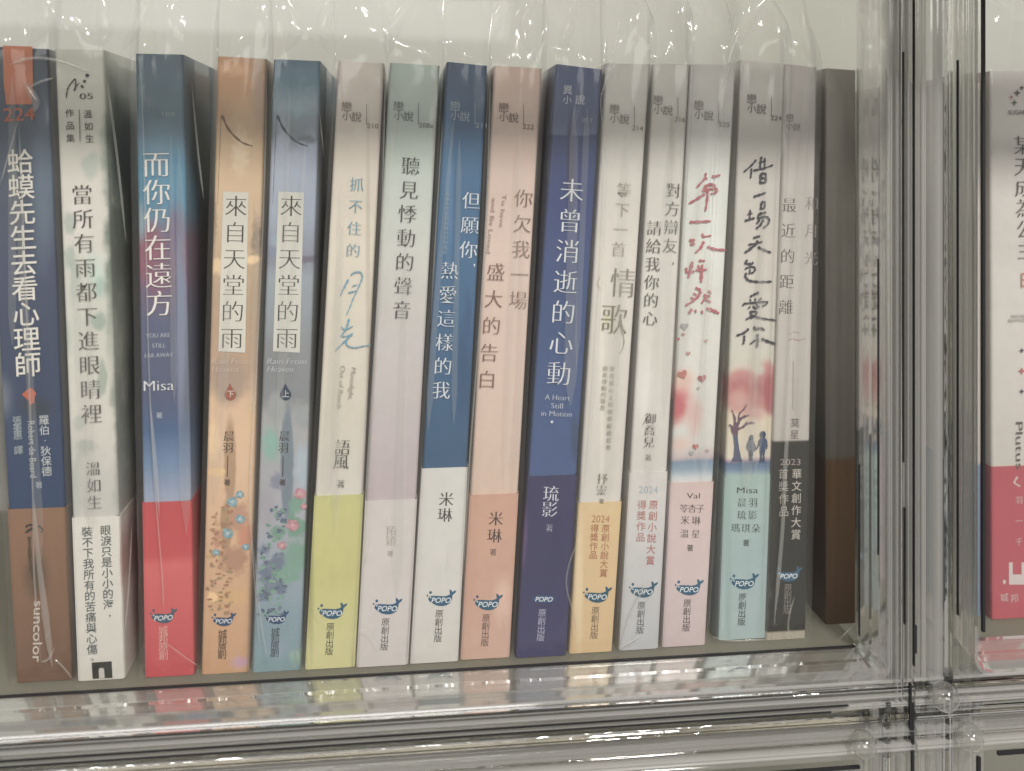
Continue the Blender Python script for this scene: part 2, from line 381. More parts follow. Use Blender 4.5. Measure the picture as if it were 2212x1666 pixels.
def display_box(label, cx, cz, sx, sz, xend, zend, xs, zs, hs, vs_, lip):
    e = tag(empty("display_box", (0, 0, 0)), label, "acrylic box", "clear stackable display boxes")
    fx = cx+sx*(.0022 if lip else 0); fz = cz+sz*(.0030 if lip else 0); th, tv = abs(zs-fz), abs(xs-fx)
    for (f, w, dy, yb, bl, k) in hs:
        sweep([(xend, fz+sz*(f+w/2)*th, 0, sz), (xs-sx*.0004, fz+sz*(f+w/2)*th, 0, sz)], section(w*th, YF+dy-.0004, YF+min(yb, .006), bl), "frame_rib", MM[k], e)
    for (f, w, dy, yb, bl, k) in vs_:
        sweep([(fx+sx*(f+w/2)*tv, zs-sz*.0003, sx, 0), (fx+sx*(f+w/2)*tv, zend, sx, 0)], section(w*tv, YF+dy, YF+min(yb, .0035), bl), "frame_rib", MM[k], e)
    if lip:   # moulded lip running from the door out to the front, with low ridges
        pr = [(0, YD), (.0003, -.0062), (-.0001, -.0068), (.0008, -.0092), (.0003, -.0099), (.0010, -.0118), (.0013, -.0135), (.0008, -.0142), (.0017, -.0172), (.0021, -.0180), (.0016, -.0188), (.0026, -.0212), (.0030, -.0224)]
        pr += [(a+.0012, y) for a, y in reversed(pr)]
        sweep(lpath(cx, cz, sx, sz, 0, 0, xend, zend, .003), pr, "frame_lip", LIP, e)
    vs = []; fs = []; a, b = sorted((xend, cx+sx*.001))
    box(vs, fs, a, b, YD+.0002, .17, *((cz-.0026, cz-.0004) if sz < 0 else (cz+.0002, cz+.0024)))
    mesh_obj("floor_sheet" if sz < 0 else "roof_sheet", vs, fs, LEDGE if sz < 0 else SHEET, e)
    vs = []; fs = []; a, b = sorted((cx+sx*.0035, cx+sx*.006)); zz = sorted((cz, zend)); box(vs, fs, a, b, .0, .17, *zz)
    mesh_obj("side_wall", vs, fs, SHEET, e)
    vs = []; fs = []; a, b = sorted((xend, cx-sx*.0006)); zz = sorted((cz-sz*.0006, zend)); yd = YD-.0009 if lip else YF+.001; box(vs, fs, a, b, yd, yd+.0007, *zz)
    mesh_obj("door_panel", vs, fs, SHEET, e)
    return e
UL = display_box("clear acrylic box holding the row of fifteen books, upper left of the cross of frames", XW, ZT, 1, -1, -.30, .31, XS, ZS, H5, V8, 1)
UR = display_box("clear acrylic box at right holding the white book with red band", XR, ZT, -1, -1, .44, .31, XS, ZS, H5, [(1-f-w, w, dy, yb, bl, 4 if 1-f-w < .40 else k) for f, w, dy, yb, bl, k in V8], 1)
LL = display_box("lower clear acrylic box beneath the long row of books", at(1850, 1600, YF).x, ZB, 1, 1, -.30, -.2, XS, ZS, H8, V8, 0)
LR = display_box("lower clear acrylic box in the bottom right corner", XR, ZB, -1, 1, .44, -.2, XS, ZS, H8, V8, 0)
def strip(parent, x0, x1, z0, z1, y0, y1, name="gap_shade_strip"):
    vs = []; fs = []; box(vs, fs, x0, x1, y0, y1, z0, z1); return mesh_obj(name, vs, fs, GAP_SHADE, parent)
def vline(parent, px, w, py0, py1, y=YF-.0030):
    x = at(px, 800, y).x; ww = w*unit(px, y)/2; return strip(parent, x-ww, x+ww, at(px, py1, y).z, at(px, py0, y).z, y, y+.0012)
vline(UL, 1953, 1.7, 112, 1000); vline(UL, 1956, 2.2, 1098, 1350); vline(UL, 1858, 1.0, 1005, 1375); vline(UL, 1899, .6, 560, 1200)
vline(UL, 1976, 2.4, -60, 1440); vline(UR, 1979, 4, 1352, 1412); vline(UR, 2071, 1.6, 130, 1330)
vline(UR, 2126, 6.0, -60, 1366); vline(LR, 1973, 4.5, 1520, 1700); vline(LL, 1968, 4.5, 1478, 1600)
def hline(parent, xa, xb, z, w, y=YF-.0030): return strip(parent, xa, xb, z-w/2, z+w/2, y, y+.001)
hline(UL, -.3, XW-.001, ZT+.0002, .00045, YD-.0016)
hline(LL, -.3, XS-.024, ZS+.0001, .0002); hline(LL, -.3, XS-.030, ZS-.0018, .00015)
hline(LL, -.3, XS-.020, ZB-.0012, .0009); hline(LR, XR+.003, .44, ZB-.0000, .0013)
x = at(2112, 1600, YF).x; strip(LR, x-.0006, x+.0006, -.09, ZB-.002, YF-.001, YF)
def peg(parent, px, py, r):
    p = at(px, py, YF-.0045); vs = []; fs = []; n, k = 20, 12
    for j in range(k+1):
        a = math.pi*j/k-math.pi/2
        for i in range(n):
            b = 2*math.pi*i/n; vs.append((p.x+r*math.cos(a)*math.cos(b), p.y+r*math.sin(a)*1.1, p.z+r*math.cos(a)*math.sin(b)))
    for j in range(k):
        for i in range(n): fs.append((j*n+i, j*n+(i+1) % n, (j+1)*n+(i+1) % n, (j+1)*n+i))
    mesh_obj("hinge_peg", vs, fs, PEG, parent, smooth=True)
peg(LL, 1864, 1608, .0044); peg(LR, 2094, 1592, .0045); peg(UR, 2040, 1505, .0048)
# unseen bar added above the view to shade the tops of the spines
vs = []; fs = []; box(vs, fs, -.35, .5, -.062, -.05, .240, .266)
tag(mesh_obj("shade_bar", vs, fs, mat("shade_bar_paint", C('c9c5b8'), .5)), "pale unseen bar added above the boxes to cast shade on the book tops", "shading bar")

# ---------------------------------------------------------------- books
def make(quad, label, stops, blots=(), band=None, cover=None, noise=.02, depth=.138, **kw):
    s = Book(quad, label, depth)
    m = paint("cover_print", s, stops, blots, noise, **kw)
    s.wrap("cover", m, 0, None, 0, .0005, depth); s.pages()
    if band:
        py, bst, bbl = band
        z = s.P((quad[4]+quad[6])/2, py)[1]
        bm = paint("band_print", s, bst, bbl, .01)
        s.wrap("belly_band", bm, .0002, z, .00035, .00025, depth*.96); s.front = .00035
    s.front = .00035 if band else 0
    return s
def cov(s, fn):   # printing on the cover above the band uses the same clearance
    fn()
BK = []
# 1 navy book with orange block
b = make((-38,100,104,106,154,1470,38,1474), "navy book with orange top block and brown band, leftmost in the row",
  [(100,'3a4756'),(200,'434f62'),(330,'4a5769'),(560,'3c4866'),(800,'2f3f60'),(1100,'1f3e68')],
  [(95,400,30,190,'5c6d82',.8,20),(-10,860,40,60,'6d7482',.8,30),(80,880,40,30,'2f3a4c',.7,30)], (1097, [(1097,'8a6347'),(1300,'7f5a40'),(1470,'6f4d38')], [(80,1240,30,60,'5f4837',.8,20)]))
BK.append((b, 'navy and orange'))
b.start(); b.poly([(7,99),(71,101),(72,185),(70,226),(14,226),(9,180)], 'cb7a5a'); b.end("orange_block")
b.start(); b.word('224', 42, 247, 64, 40, 'c46a48', 'bold'); b.end("series_number")
b.start(); b.col('蛤蟆先生去看心理師', (45,350), (61,788), 51, 'dedbd2', 'bold', w=.02); b.end("title_lettering")
b.start(); b.blob(67,846,13,13,'cf5d33',4,.5,11); b.blob(70,862,6,14,'cf5d33',5,.4,9); b.end("leaf_mark")
b.start(); b.col('羅伯·狄保德', (96,907), (102,1018), 20, 'c9cdd0', 'sans'); b.col('張美惠 譯', (38,908), (41,972), 18, 'a9b3ba', 'sans'); b.char('著', 85, 1047, 14, 'aeb6bd', 'sans')
b.word('Robert de Board', 71, 970, 122, 20, 'b5bcc2', 'sans', rot=-math.pi/2); b.end("author_lettering")
b.start(); b.word('suncolor', 83, 1363, 132, 27, 'cfc6bb', 'bold', rot=-math.pi/2-.07); b.end("publisher_lettering")
b.start(); b.stroke([(57,1137),(66,1133),(72,1134)], 6, '3a2d22'); b.stroke([(70,1141),(62,1146),(56,1150)], 7, '3a2d22'); b.stroke([(84,1135),(92,1142),(90,1150)], 5, '3a2d22'); b.stroke([(64,1160),(66,1210),(70,1245)], 8, '5a4433'); b.end("brush_mark")
# 2 pale marbled book
b = make((118,106,224,108,268,1468,170,1470), "pale grey green marbled book with white band bearing two columns of black text",
  [(106,'b6b7ab'),(280,'bcbcb0'),(420,'c6c2ba'),(700,'b9bab0'),(900,'c0bcb4'),(1100,'b4b2ac')],
  [(232,330,16,120,'8f9a8e',.8,40),(205,590,26,50,'b3c4ba',.8,50),(215,620,18,34,'9cb0a6',.7,40),(140,730,18,40,'a0aaa0',.8,40),(240,500,16,300,'6f7c6f',.8,40),(170,470,30,60,'cfcac4',.9,40),(165,1040,12,120,'a8aba4',.8,30),(160,600,14,60,'aab0a6',.8,40),(256,900,16,300,'8d9386',.8,40),(215,700,16,22,'93a297',.5,60),(150,480,14,34,'a4aca2',.5,60),(222,820,14,40,'98a296',.5,60),(175,910,16,26,'a9ada4',.5,60),(190,970,26,20,'a2a59d',.5,60),(200,360,20,30,'aab2a8',.5,60),(150,560,10,26,'9eaaa0',.5,60)],
  (1116, [(1116,'c6c4bb'),(1470,'c2beb6')], [(268,1200,10,90,'b08f88',.5,6)]), noise=.05, nscale=90)
BK.append((b, 'grey green marbled'))
b.start(); b.stroke([(144,212),(146,196),(150,186),(157,177),(163,171),(164,182),(161,197),(166,186),(172,180)], 3, '4a4640'); b.blob(178,187,3,3,'4a4640'); b.blob(183,176,3.5,3.5,'4a4640'); b.blob(189,163,4,4,'4a4640'); b.end("signature_mark")
b.start(); b.word('05', 187, 208, 26, 19, '4a4640', 'ming'); b.col('作品集', (151,245), (153,299), 17, '4a4640', 'sans'); b.col('溫如生', (190,247), (194,300), 17, '4a4640', 'sans'); b.poly([(171,237),(172.4,237),(174.4,306),(173,306)], '4a4640'); b.end("series_mark")
b.start(); b.col('當所有雨都下進眼睛裡', (178,421), (199,894), 41, '55504c', 'ming', w=.025); b.end("title_lettering")
b.start(); b.col('溫如生', (202,1012), (205,1085), 29, '4f4a4c', 'ming', w=.025); b.end("author_lettering")
b.start(); b.col('裝不下我所有的苦痛與心傷', (189,1148), (200,1402), 21, '4c5c5e', 'bold'); b.char('。', 206, 1418, 17, '4c5c5e', 'sans'); b.col('眼淚只是小小的海', (229,1145), (235,1305), 21, '4c5c5e', 'bold'); b.char(',', 238, 1322, 22, '4c5c5e', 'bold'); b.end("band_lettering")
b.start(); b.poly([(199,1430),(242,1427),(244,1463),(201,1465)], '26281f'); b.poly([(214,1446),(226,1445),(227,1463),(215,1464)], 'c6c2ba'); b.blob(220,1445,5,4,'c6c2ba'); b.end("publisher_mark")
# 3 blue to plum
b = make((292,116,396,118,418,1460,315,1462), "slate blue and plum book with bright red band",
  [(116,'4c6375'),(240,'56707f'),(320,'6488a0'),(420,'52809a'),(470,'587f98'),(520,'7a5f78'),(600,'6f5a73'),(700,'545c7c'),(860,'4c5576'),(930,'3f5f8a'),(1000,'6480a6'),(1080,'8f99b2')],
  [(310,395,42,80,'47829f',.6,26),(378,400,34,90,'4a87a6',.5,24),(318,545,40,70,'8a5268',.5,40),(380,500,26,60,'6a5f80',.7,40),(340,600,30,40,'7d5470',.7,40),(300,480,18,50,'7c93a0',.7,20),(390,700,12,250,'6c7c9e',.7,10)],
  (1083, [(1083,'bf3a40'),(1200,'c03c44'),(1220,'cc5658'),(1330,'c64c50'),(1460,'c23c45')], ()), noise=.03)
BK.append((b, 'slate blue and red'))
b.start(); b.char('戀',328,236,15,'7f9a9a','sans'); b.char('小',330,250,13,'7f9a9a','sans'); b.char('說',342,250,13,'7f9a9a','sans'); b.word('188',365,247,26,15,'a0b3ad','ming'); b.end("series_mark")
b.start(); b.col('而你仍在遠方', (338,356), (345,656), 54, 'e6e1dc', 'ming', w=.025); b.end("title_lettering")
b.start(); b.word('YOU ARE', 342, 724, 50, 14, 'b9bccb'); b.word('STILL', 344, 746, 28, 14, 'b9bccb'); b.word('FAR AWAY', 344, 767, 58, 14, 'b9bccb'); b.word('Misa', 344, 832, 62, 32, 'd6d8de', 'ming'); b.char('著', 345, 897, 13, 'b9c2d2', 'sans'); b.end("author_lettering")
b.whale(353, 1333, .93, '3f6076', True, '城邦原創', 'e0a9a0', 0, 28, 19, 18)
# 4 orange tan
art4 = [(500,150,40,18,'d0a078',.8,30),(478,240,30,30,'b08a68',.8,30),(560,180,20,120,'a98d76',.7,30),
 (520,330,22,60,'cdb595',.8,40),(555,520,14,60,'8d7a66',.7,30),(468,575,20,20,'d2b489',.6,30),(545,560,22,12,'d8b98c',.6,20),(462,480,8,70,'a08a72',.7,20),
 (495,820,45,62,'a08876',.45,16),(497,1000,14,110,'a98868',.35,4),(488,1140,13,60,'a5835f',.3,8),(462,950,14,50,'d7b78c',.5,10),(545,900,16,40,'ccab82',.6,20),
 (468,1020,20,10,'d6b27c',.3,14),(515,1120,26,40,'b0846c',.5,36),(470,1165,12,22,'b5826c',.4,20),(505,1210,34,36,'a97c62',.5,40),(530,1160,18,30,'bd7f62',.5,30),

 (500,1290,40,20,'c39a68',.7,30),(460,1290,12,12,'dcb380',.4,20),(520,1430,24,16,'b98fa0',.7,16)]
b = make((470,122,575,127,537,1452,434,1457), "orange tan illustrated book with white title label and rust coloured drop",
  [(122,'c08e66'),(200,'bd9067'),(260,'b99a78'),(420,'c3a684'),(640,'a98f74'),(800,'b08f74'),(860,'c8a685'),(1000,'cdaa88'),(1200,'c39a77'),(1452,'bd8f68')], art4, noise=.03, nscale=420)
BK.append((b, 'orange tan illustrated'))
def rain(b, dx, lab, drop, ch, txt, fig, hue, sk):
    b.start(); b.stroke([(480+dx,250),(494+dx,280),(520+dx,306),(545+dx,316)], 6, hue); b.stroke([(478+dx,250),(474+dx,340),(470+dx,440)], 1.5, hue); b.end("branch_art")
    rnd = random.Random(int(dx)+3); b.start()
    leaf = ['b27a5c','bd8a66','a58c6a','c9a474','ab8062'] if dx == 0 else ['67768a','6f9c8c','62708a','82a899','7a8897']
    for i in range(110):
        t = rnd.random(); py = 1090+ (t**.8)*240; px = 484+dx*.97-(py-1090)*.10+rnd.uniform(-38, 40)*(.45+.55*t)
        if abs(px-(484+dx*.96-(py-1200)*.08)) > 44: continue
        lx, lz = b.P(px, py); e0, e1 = b.lr(lz)
        if not e0+.0012 < lx < e1-.0012: continue
        b.blob(px, py, rnd.uniform(2.4, 6.5), rnd.uniform(1.8, 5), rnd.choice(leaf), i, .5, 7)
    fl = [(518,1068,9),(502,1084,12),(519,1121,10),(492,1152,12),(467,1193,8),(531,1181,8)] if dx == 0 else [(648,1066,13),(656,1094,7),(632,1134,13),(609,1178,9)]
    for k, (fx, fy, r) in enumerate(fl):
        for p in range(6):
            a = p*1.05+k; b.blob(fx+r*.55*math.cos(a), fy+r*.5*math.sin(a), r*.55, r*.5, ('7d9ea9', '8bacb3')[p % 2] if dx == 0 else ('bd8290', 'c6929b')[p % 2], k*9+p, .3, 8)
        b.blob(fx, fy, r*.38, r*.34, 'a9c0c4' if dx == 0 else 'cfa3a6', k, .3, 8)
    for i in range(26):
        px = 490+dx*.97+rnd.uniform(-34, 34); py = rnd.uniform(1230, 1420); b.blob(px, py, rnd.uniform(1, 2.6), rnd.uniform(1, 2.2), 'd0b391' if dx == 0 else '9db3b4', i+300, .5, 6)
    b.end("foliage_print")
    b.start(); L = [(482,412),(537,414),(530,760),(472,757)]; b.poly([(x+dx*(1 if y < 600 else .985), y+2) for x, y in L], lab); b.end("title_label")
    b.start(); b.col('來自天堂的雨', (510+dx,446), (501+dx*.992,731), 45, txt, 'ming', w=.018); b.end("title_lettering")
    b.start(); b.word('Rain From', 501+dx, 780, 82, 19, fig, 'ming', skew=.25); b.word('Heaven', 487+dx, 797, 54, 19, fig, 'ming', skew=.25)
    b.poly([(497+dx,828),(502+dx,838),(509+dx,848),(510+dx,855),(506+dx,862),(498+dx,865),(490+dx,862),(485+dx,855),(486+dx,848),(492+dx,838)], drop); b.char(ch, 498+dx, 851, 15, 'd8cfc4', 'sans'); b.end("drop_mark")
    b.start(); b.col('晨羽', (495+dx,942), (492.5+dx,967), 22, '4a3c30', 'ming', w=.025); b.poly([(491.4+dx,984),(493+dx,984),(492+dx,1030),(490.4+dx,1030)], '4a3c30'); b.char('著', 491+dx, 1042, 13, '4a3c30', 'sans'); b.end("author_lettering")
rain(b, 0, 'd2cfc4', 'a55a3f', '下', '46413c', 'ccb8a2', '8d7458', 1)
b.whale(483, 1341, .83, '284f7c', True, '城邦原創', '5d4c38', -2, 28, 18, 15)
art5 = [(650,170,40,20,'56798c',.8,30),(640,235,30,16,'86a0ae',.8,30),(610,330,16,120,'9aa2b4',.8,20),(675,340,20,80,'8f99ac',.8,30),(660,300,30,10,'66707c',.7,20),
 (600,520,20,20,'8696a8',.7,20),(660,560,40,10,'6a6578',.6,20),(612,545,40,14,'77809a',.6,20),(590,790,60,70,'7c7f84',.5,10),(620,1000,15,140,'727f8c',.25,4),(598,880,22,40,'8f9396',.4,8),(655,900,22,30,'8f9498',.4,8),
 (585,960,24,44,'7da39c',.7,30),(600,1040,22,20,'7f8294',.6,24),(577,1100,24,60,'98959f',.6,20),(655,1010,22,60,'9aa7b4',.6,20),
 (630,1120,10,22,'6b9080',.4,20),(640,1090,18,22,'6f9486',.4,24),(640,1140,26,24,'6b9080',.4,30),(600,1150,18,18,'6b8f80',.4,20),(640,1200,34,40,'709587',.5,40),(620,1240,34,24,'729789',.5,40),
 (570,1190,14,14,'66748a',.6,30),(600,1215,22,20,'66748a',.6,36),(575,1240,18,30,'66748a',.6,40),(600,1268,26,18,'66748a',.6,40),(570,1285,20,14,'66748a',.6,30),
 (640,1420,20,20,'86a398',.7,20),(600,1400,30,30,'7f94a6',.8,20)]
b = make((591,128,692,132,650,1449,544,1451), "dusky blue illustrated book with white title label and navy drop",
  [(128,'4c6a80'),(180,'5f8092'),(230,'8799a6'),(290,'7b8692'),(340,'9aa1b4'),(460,'929cae'),(560,'7c7f90'),(600,'8a94a0'),(760,'82868c'),(860,'7d8186'),(900,'99999a'),(1080,'9c9ca4'),(1200,'8f98a4'),(1330,'7b93a0'),(1449,'76929a')], art5, noise=.03, nscale=420)
BK.append((b, 'dusky blue illustrated'))
rain(b, 119.5, 'ccccc2', '34455f', '上', '46443f', 'b9bfc4', '5f6772', 1)
b.whale(597, 1337, .83, '2d5480', True, '城邦原創', '4c5558', -2, 28, 18, 15)
# 6 cream
b = make((731,131,830,137,765,1442,660,1446), "cream book with blue handwritten title and lime green band",
  [(131,'c3b9b0'),(300,'c2b8ac'),(500,'c6bdae'),(900,'bfb8aa'),(1070,'c2bdb4')],
  [(795,600,6,420,'b3aa9b',.6,2)], (1070, [(1070,'b5b26f'),(1250,'b5b06c'),(1360,'bdb87c'),(1444,'c0bb82')], [(672,1250,8,200,'a09e60',.8,2)]))
BK.append((b, 'cream and lime green'))
b.series(749, 231, '210', '8b8278')
T = lambda x, y: ((1280+x/4.383)*.5422, (1040+y/4.383)*.5422)
b.start(); b.col('抓不住的', (771,399), (763,541), 29, '6f9fb4', 'ming'); b.end("title_lettering")
b.start()
for w, st in ((5, [(472,320),(410,440),(365,530),(340,605)]), (4, [(520,245),(560,210),(620,190),(690,200),(715,260),(700,340),(640,480),(560,650),(500,810),(440,935)]), (3, [(545,440),(580,425),(630,412)]), (4, [(475,552),(530,540),(600,520)]), (5, [(485,1010),(460,1110),(425,1205),(340,1310)]), (4, [(355,1150),(385,1180),(415,1195),(490,1170),(555,1130)]), (3, [(340,1315),(440,1310),(545,1262)]), (5, [(545,1265),(470,1340),(370,1440),(245,1565)]), (4, [(455,1345),(440,1400),(450,1460),(500,1495),(600,1510),(740,1480),(870,1465)])):
    b.stroke([T(*p) for p in st], w, '6ba3bd')
b.end("handwritten_lettering")
b.start(); b.word('Moonlight,', 761, 829, 70, 15, '9d968e', 'ming', rot=-math.pi/2-.05, skew=.2); b.word('Out of Reach', 737, 836, 92, 15, '9d968e', 'ming', rot=-math.pi/2-.04, skew=.2); b.end("subtitle_lettering")
b.start(); b.col('語風', (740,966), (737,997), 32, '4c4640', 'ming', w=.025); b.char('著', 736, 1045, 17, '5d564f', 'ming'); b.end("author_lettering")
b.whale(717, 1323, 1.0, '2b6383')
# 7 mint to mauve
b = make((842,136,950,142,880,1438,771,1440), "mint grey book fading to mauve with pale white band",
  [(136,'9fada5'),(330,'a8b3ac'),(420,'b2b9b3'),(600,'b4b2ae'),(800,'b1aaaa'),(1080,'aea0a4')], [(938,600,8,480,'a7a5a0',.7,2)],
  (1080, [(1080,'bcb6b2'),(1440,'bdb6b4')], ()))
BK.append((b, 'mint and mauve'))
b.series(861, 230, '208x', '6f7a75', numdx=60)
b.start(); b.col('聽見悸動的聲音', (887,359), (868,670), 38, '4f4a48', 'ming', w=.022); b.end("title_lettering")
b.start(); b.col('陌穎', (846,1146), (844,1168), 21, 'ac9f94', 'ming'); b.char('著', 843, 1195, 12, 'aca29a', 'sans'); b.end("author_lettering")
b.whale(836, 1313, 1.0, '2b5f88', th='55504e')
# 8 blue with white band
b = make((965,134,1053,142,988,1430,887,1433), "mid blue book with white lettering above a tall white band",
  [(134,'3a516f'),(200,'40597a'),(330,'3d6a92'),(600,'36648c'),(800,'325c84'),(1010,'33597c')], [(1035,200,14,50,'5a6c84',.5,8),(1000,800,26,120,'2c5078',.8,40),(970,400,12,200,'4a78a0',.8,10),(1010,700,10,80,'2d5680',.6,30)],
  (1011, [(1011,'c0beb9'),(1430,'bfbbb6')], ()), noise=.04)
BK.append((b, 'mid blue and white'))
b.series(983, 230, '211', 'aab6c4')
b.start(); b.col('但願你', (1018,434), (1012,540), 37, 'd2d8de', 'ming', w=.022); b.char(',', 1025, 563, 30, 'd2d8de', 'sans'); b.col('熱愛這樣的我', (971,585), (953,843), 37, 'd2d8de', 'ming', w=.022); b.end("title_lettering")
b.start(); b.col('如果你不愛我就請你別對我好', (968,420), (961,545), 8.5, '90a6bc', 'sans'); b.end("subtitle_lettering")
b.start(); b.col('米琳', (964,1078), (961,1112), 30, '45403c', 'ming', w=.028); b.end("author_lettering")
b.whale(952, 1295, 1.0, '2b6487')
# 9 pink beige
b = make((1068,142,1171,148,1099,1423,996,1423), "pinkish beige book with rust brown title and peach band",
  [(142,'bfa496'),(290,'bfa99e'),(500,'c4ada2'),(800,'c2aa9e'),(1068,'c4aa9a')], (),
  (1068, [(1068,'bc917c'),(1280,'bd9380'),(1423,'c09a8a')], [(1085,1300,26,60,'c9a695',.8,20)]))
BK.append((b, 'pinkish beige and peach'))
b.series(1088, 233, '222', '7a685e', numdx=53)
b.start(); b.col('你欠我一場', (1131,429), (1119,649), 38, '8a6a5c', 'ming', w=.018); b.col('盛大的告白', (1071,588), (1052,820), 38, '8a6253', 'ming', w=.018); b.end("title_lettering")
b.start(); b.word('To have', 1086, 455, 72, 13, 'ac9488', 'sans', rot=-math.pi/2-.05); b.word('and Be Loved', 1061, 487, 120, 13, 'ac9488', 'sans', rot=-math.pi/2-.05); b.end("subtitle_lettering")
b.start(); b.col('米琳', (1071,1120), (1068,1157), 30, '54423a', 'ming', w=.028); b.char('著', 1065, 1192, 14, '7d6458', 'sans'); b.end("author_lettering")
b.whale(1053, 1304, 1.0, '2b6283', th='5c4a42')
# 10 indigo
b = make((1201,139,1302,150,1221,1419,1115,1419), "deep indigo book with large white title",
  [(139,'4c567c'),(288,'606c8e'),(291,'38466f'),(420,'36457a'),(700,'38507f'),(1028,'435a8a')], [(1232,350,10,120,'3a3d60',.6,10),(1240,950,14,60,'3a4f74',.5,30)],
  (1028, [(1028,'3a3560'),(1200,'37355f'),(1419,'3b3965')], [(1130,1150,10,80,'5c4a78',.7,6)]), noise=.012)
BK.append((b, 'deep indigo'))
b.start(); b.char('異',1226,195,20,'c3c8d6','sans'); b.char('小',1225,216,18,'c3c8d6','sans'); b.char('說',1253,216,20,'c3c8d6','sans'); b.word('057',1268,260,24,14,'a3acc4','sans'); b.end("series_mark")
b.start(); b.col('未曾消逝的心動', (1235,412), (1207,807), 50, 'd6dae2', 'ming', w=.02); b.end("title_lettering")
b.start(); b.word('A Heart', 1204, 858, 54, 17, 'b4bcd0'); b.word('Still', 1203, 876, 25, 17, 'b4bcd0'); b.word('in Motion', 1202, 893, 66, 17, 'b4bcd0'); b.blob(1192,911,3,3,'c8d0e0'); b.end("subtitle_lettering")
b.start(); b.col('琉影', (1190,1066), (1187,1100), 33, 'cdd0de', 'ming', w=.026); b.char('著', 1186,1140,16,'a9abc4','ming'); b.end("author_lettering")
b.whale(1174, 1293, .9, '3c5f8c', False, th='b2b2cc')
# 11 white / song
b = make((1309,137,1405,139,1320,1409,1230,1411), "greyish white book with olive tinted title and pale apricot band",
  [(137,'bdbab4'),(600,'c3beb6'),(1088,'bfbab3')], [(1308,690,10,12,'c2bf9a',.6,8),(1300,800,7,300,'cac4ba',.7,3)],
  (1085, [(1085,'c6ab7c'),(1409,'c5a67a')], [(1250,1250,12,200,'cfb892',.8,2)]))
BK.append((b, 'greyish white and apricot'))
b.series(1327, 236, '214', '918b84', numdx=50)
b.start(); b.col('等下一首', (1348,411), (1336,539), 31, 'a89c90', 'ming', w=.02); b.char('情', 1346, 612, 62, '8f887c', 'ming', sx=.86, w=.02); b.char('歌', 1326, 690, 64, '878064', 'ming', sx=.86, w=.02)
b.stroke([(1338,700),(1347,730),(1345,752),(1337,764)], 2.5, '8f887c'); b.stroke([(1296,598),(1290,612),(1297,624)], 1.6, 'b0aa94'); b.end("title_lettering")
b.start(); b.col('原來悸動的聲息', (1307,796), (1301,880), 11, 'a29c8a', 'sans'); b.col('放在我心上如蝴蝶翩翩起舞', (1322,796), (1314,966), 10.5, 'a29c8a', 'sans'); b.end("subtitle_lettering")
b.start(); b.col('抒靈', (1301,1034), (1299,1058), 22, '78745c', 'ming', w=.025); b.char('著', 1299, 1082, 11, '78745c', 'sans'); b.end("author_lettering")
b.start(); b.word('2024', 1297, 1120, 39, 22, 'b9825a', 'sans'); b.col('原創小說大賞', (1308,1141), (1303,1237), 17, 'ba7450', 'bold'); b.col('得獎作品', (1284,1141), (1281,1198), 17, 'ba7450', 'bold'); b.end("band_lettering")
b.whale(1289, 1288, .98, '2b6078', th='7a6648')
# 12 white debate
b = make((1413,138,1490,139,1420,1402,1338,1405), "slim white book with black title and silvery band lettered in red",
  [(138,'bcb8b2'),(600,'c2bfb8'),(1020,'bfbab4')], [(1452,300,8,80,'b0aca2',.7,2),(1398,850,30,90,'cbc6c1',.9,30)],
  (1020, [(1020,'c1bcb8'),(1200,'b4b3b4'),(1405,'aaabb0')], ()))
BK.append((b, 'slim white and silver'))
b.series(1421, 217, '216', '8b847f', numdx=47)
b.start(); b.col('對方辯友', (1454,412), (1447,531), 31, '6a665c', 'ming', w=.025); b.char(',', 1454, 560, 28, '6a665c', 'sans'); b.col('請給我你的心', (1413,493), (1404,688), 31, '6a665e', 'ming', w=.025); b.end("title_lettering")
b.start(); b.col('御喬兒', (1405,904), (1401,955), 23, '5f5b54', 'ming', w=.028); b.char('著', 1400, 988, 14, '6d6860', 'ming'); b.end("author_lettering")
b.start(); b.word('2024', 1400, 1057, 42, 22, 'a3b5bd', 'sans'); b.col('原創小說大賞', (1411,1090), (1404,1210), 19, 'bd7872', 'bold'); b.col('得獎作品', (1386,1090), (1383,1160), 19, 'bd8078', 'bold'); b.end("band_lettering")
b.whale(1388, 1277, .98, '35647f', th='5c5b5c')
# 13 white with hearts
b = make((1492,139,1590,140,1521,1396,1431,1396), "white book with red brush title, floating hearts and pink band",
  [(139,'bcb8b4'),(420,'c3c5c0'),(700,'c4c4bd'),(960,'c0bfba'),(988,'b29fa2'),(994,'7189a0'),(1012,'8498aa'),(1030,'b7bcc0'),(1042,'bfbdb9')],
  [(1462,868,44,58,'cb8f8a',.75,40),(1456,878,40,48,'bb5f66',.7,30),(1470,820,36,30,'c9a79a',.9,30),(1500,900,22,60,'c3a49e',.9,50),(1465,960,40,20,'c6ada4',.9,30),(1540,420,20,200,'cfd2ce',.9,10)],
  (1042, [(1042,'c0a9a6'),(1200,'bfacab'),(1396,'b9a7a9')], ()), noise=.008, nscale=120)
BK.append((b, 'white with hearts'))
b.series(1509, 228, '225', '8d8781', numdx=55)
T = lambda x, y: ((2660+x/2.563)*.5422, (640+y/2.563)*.5422)
b.start()
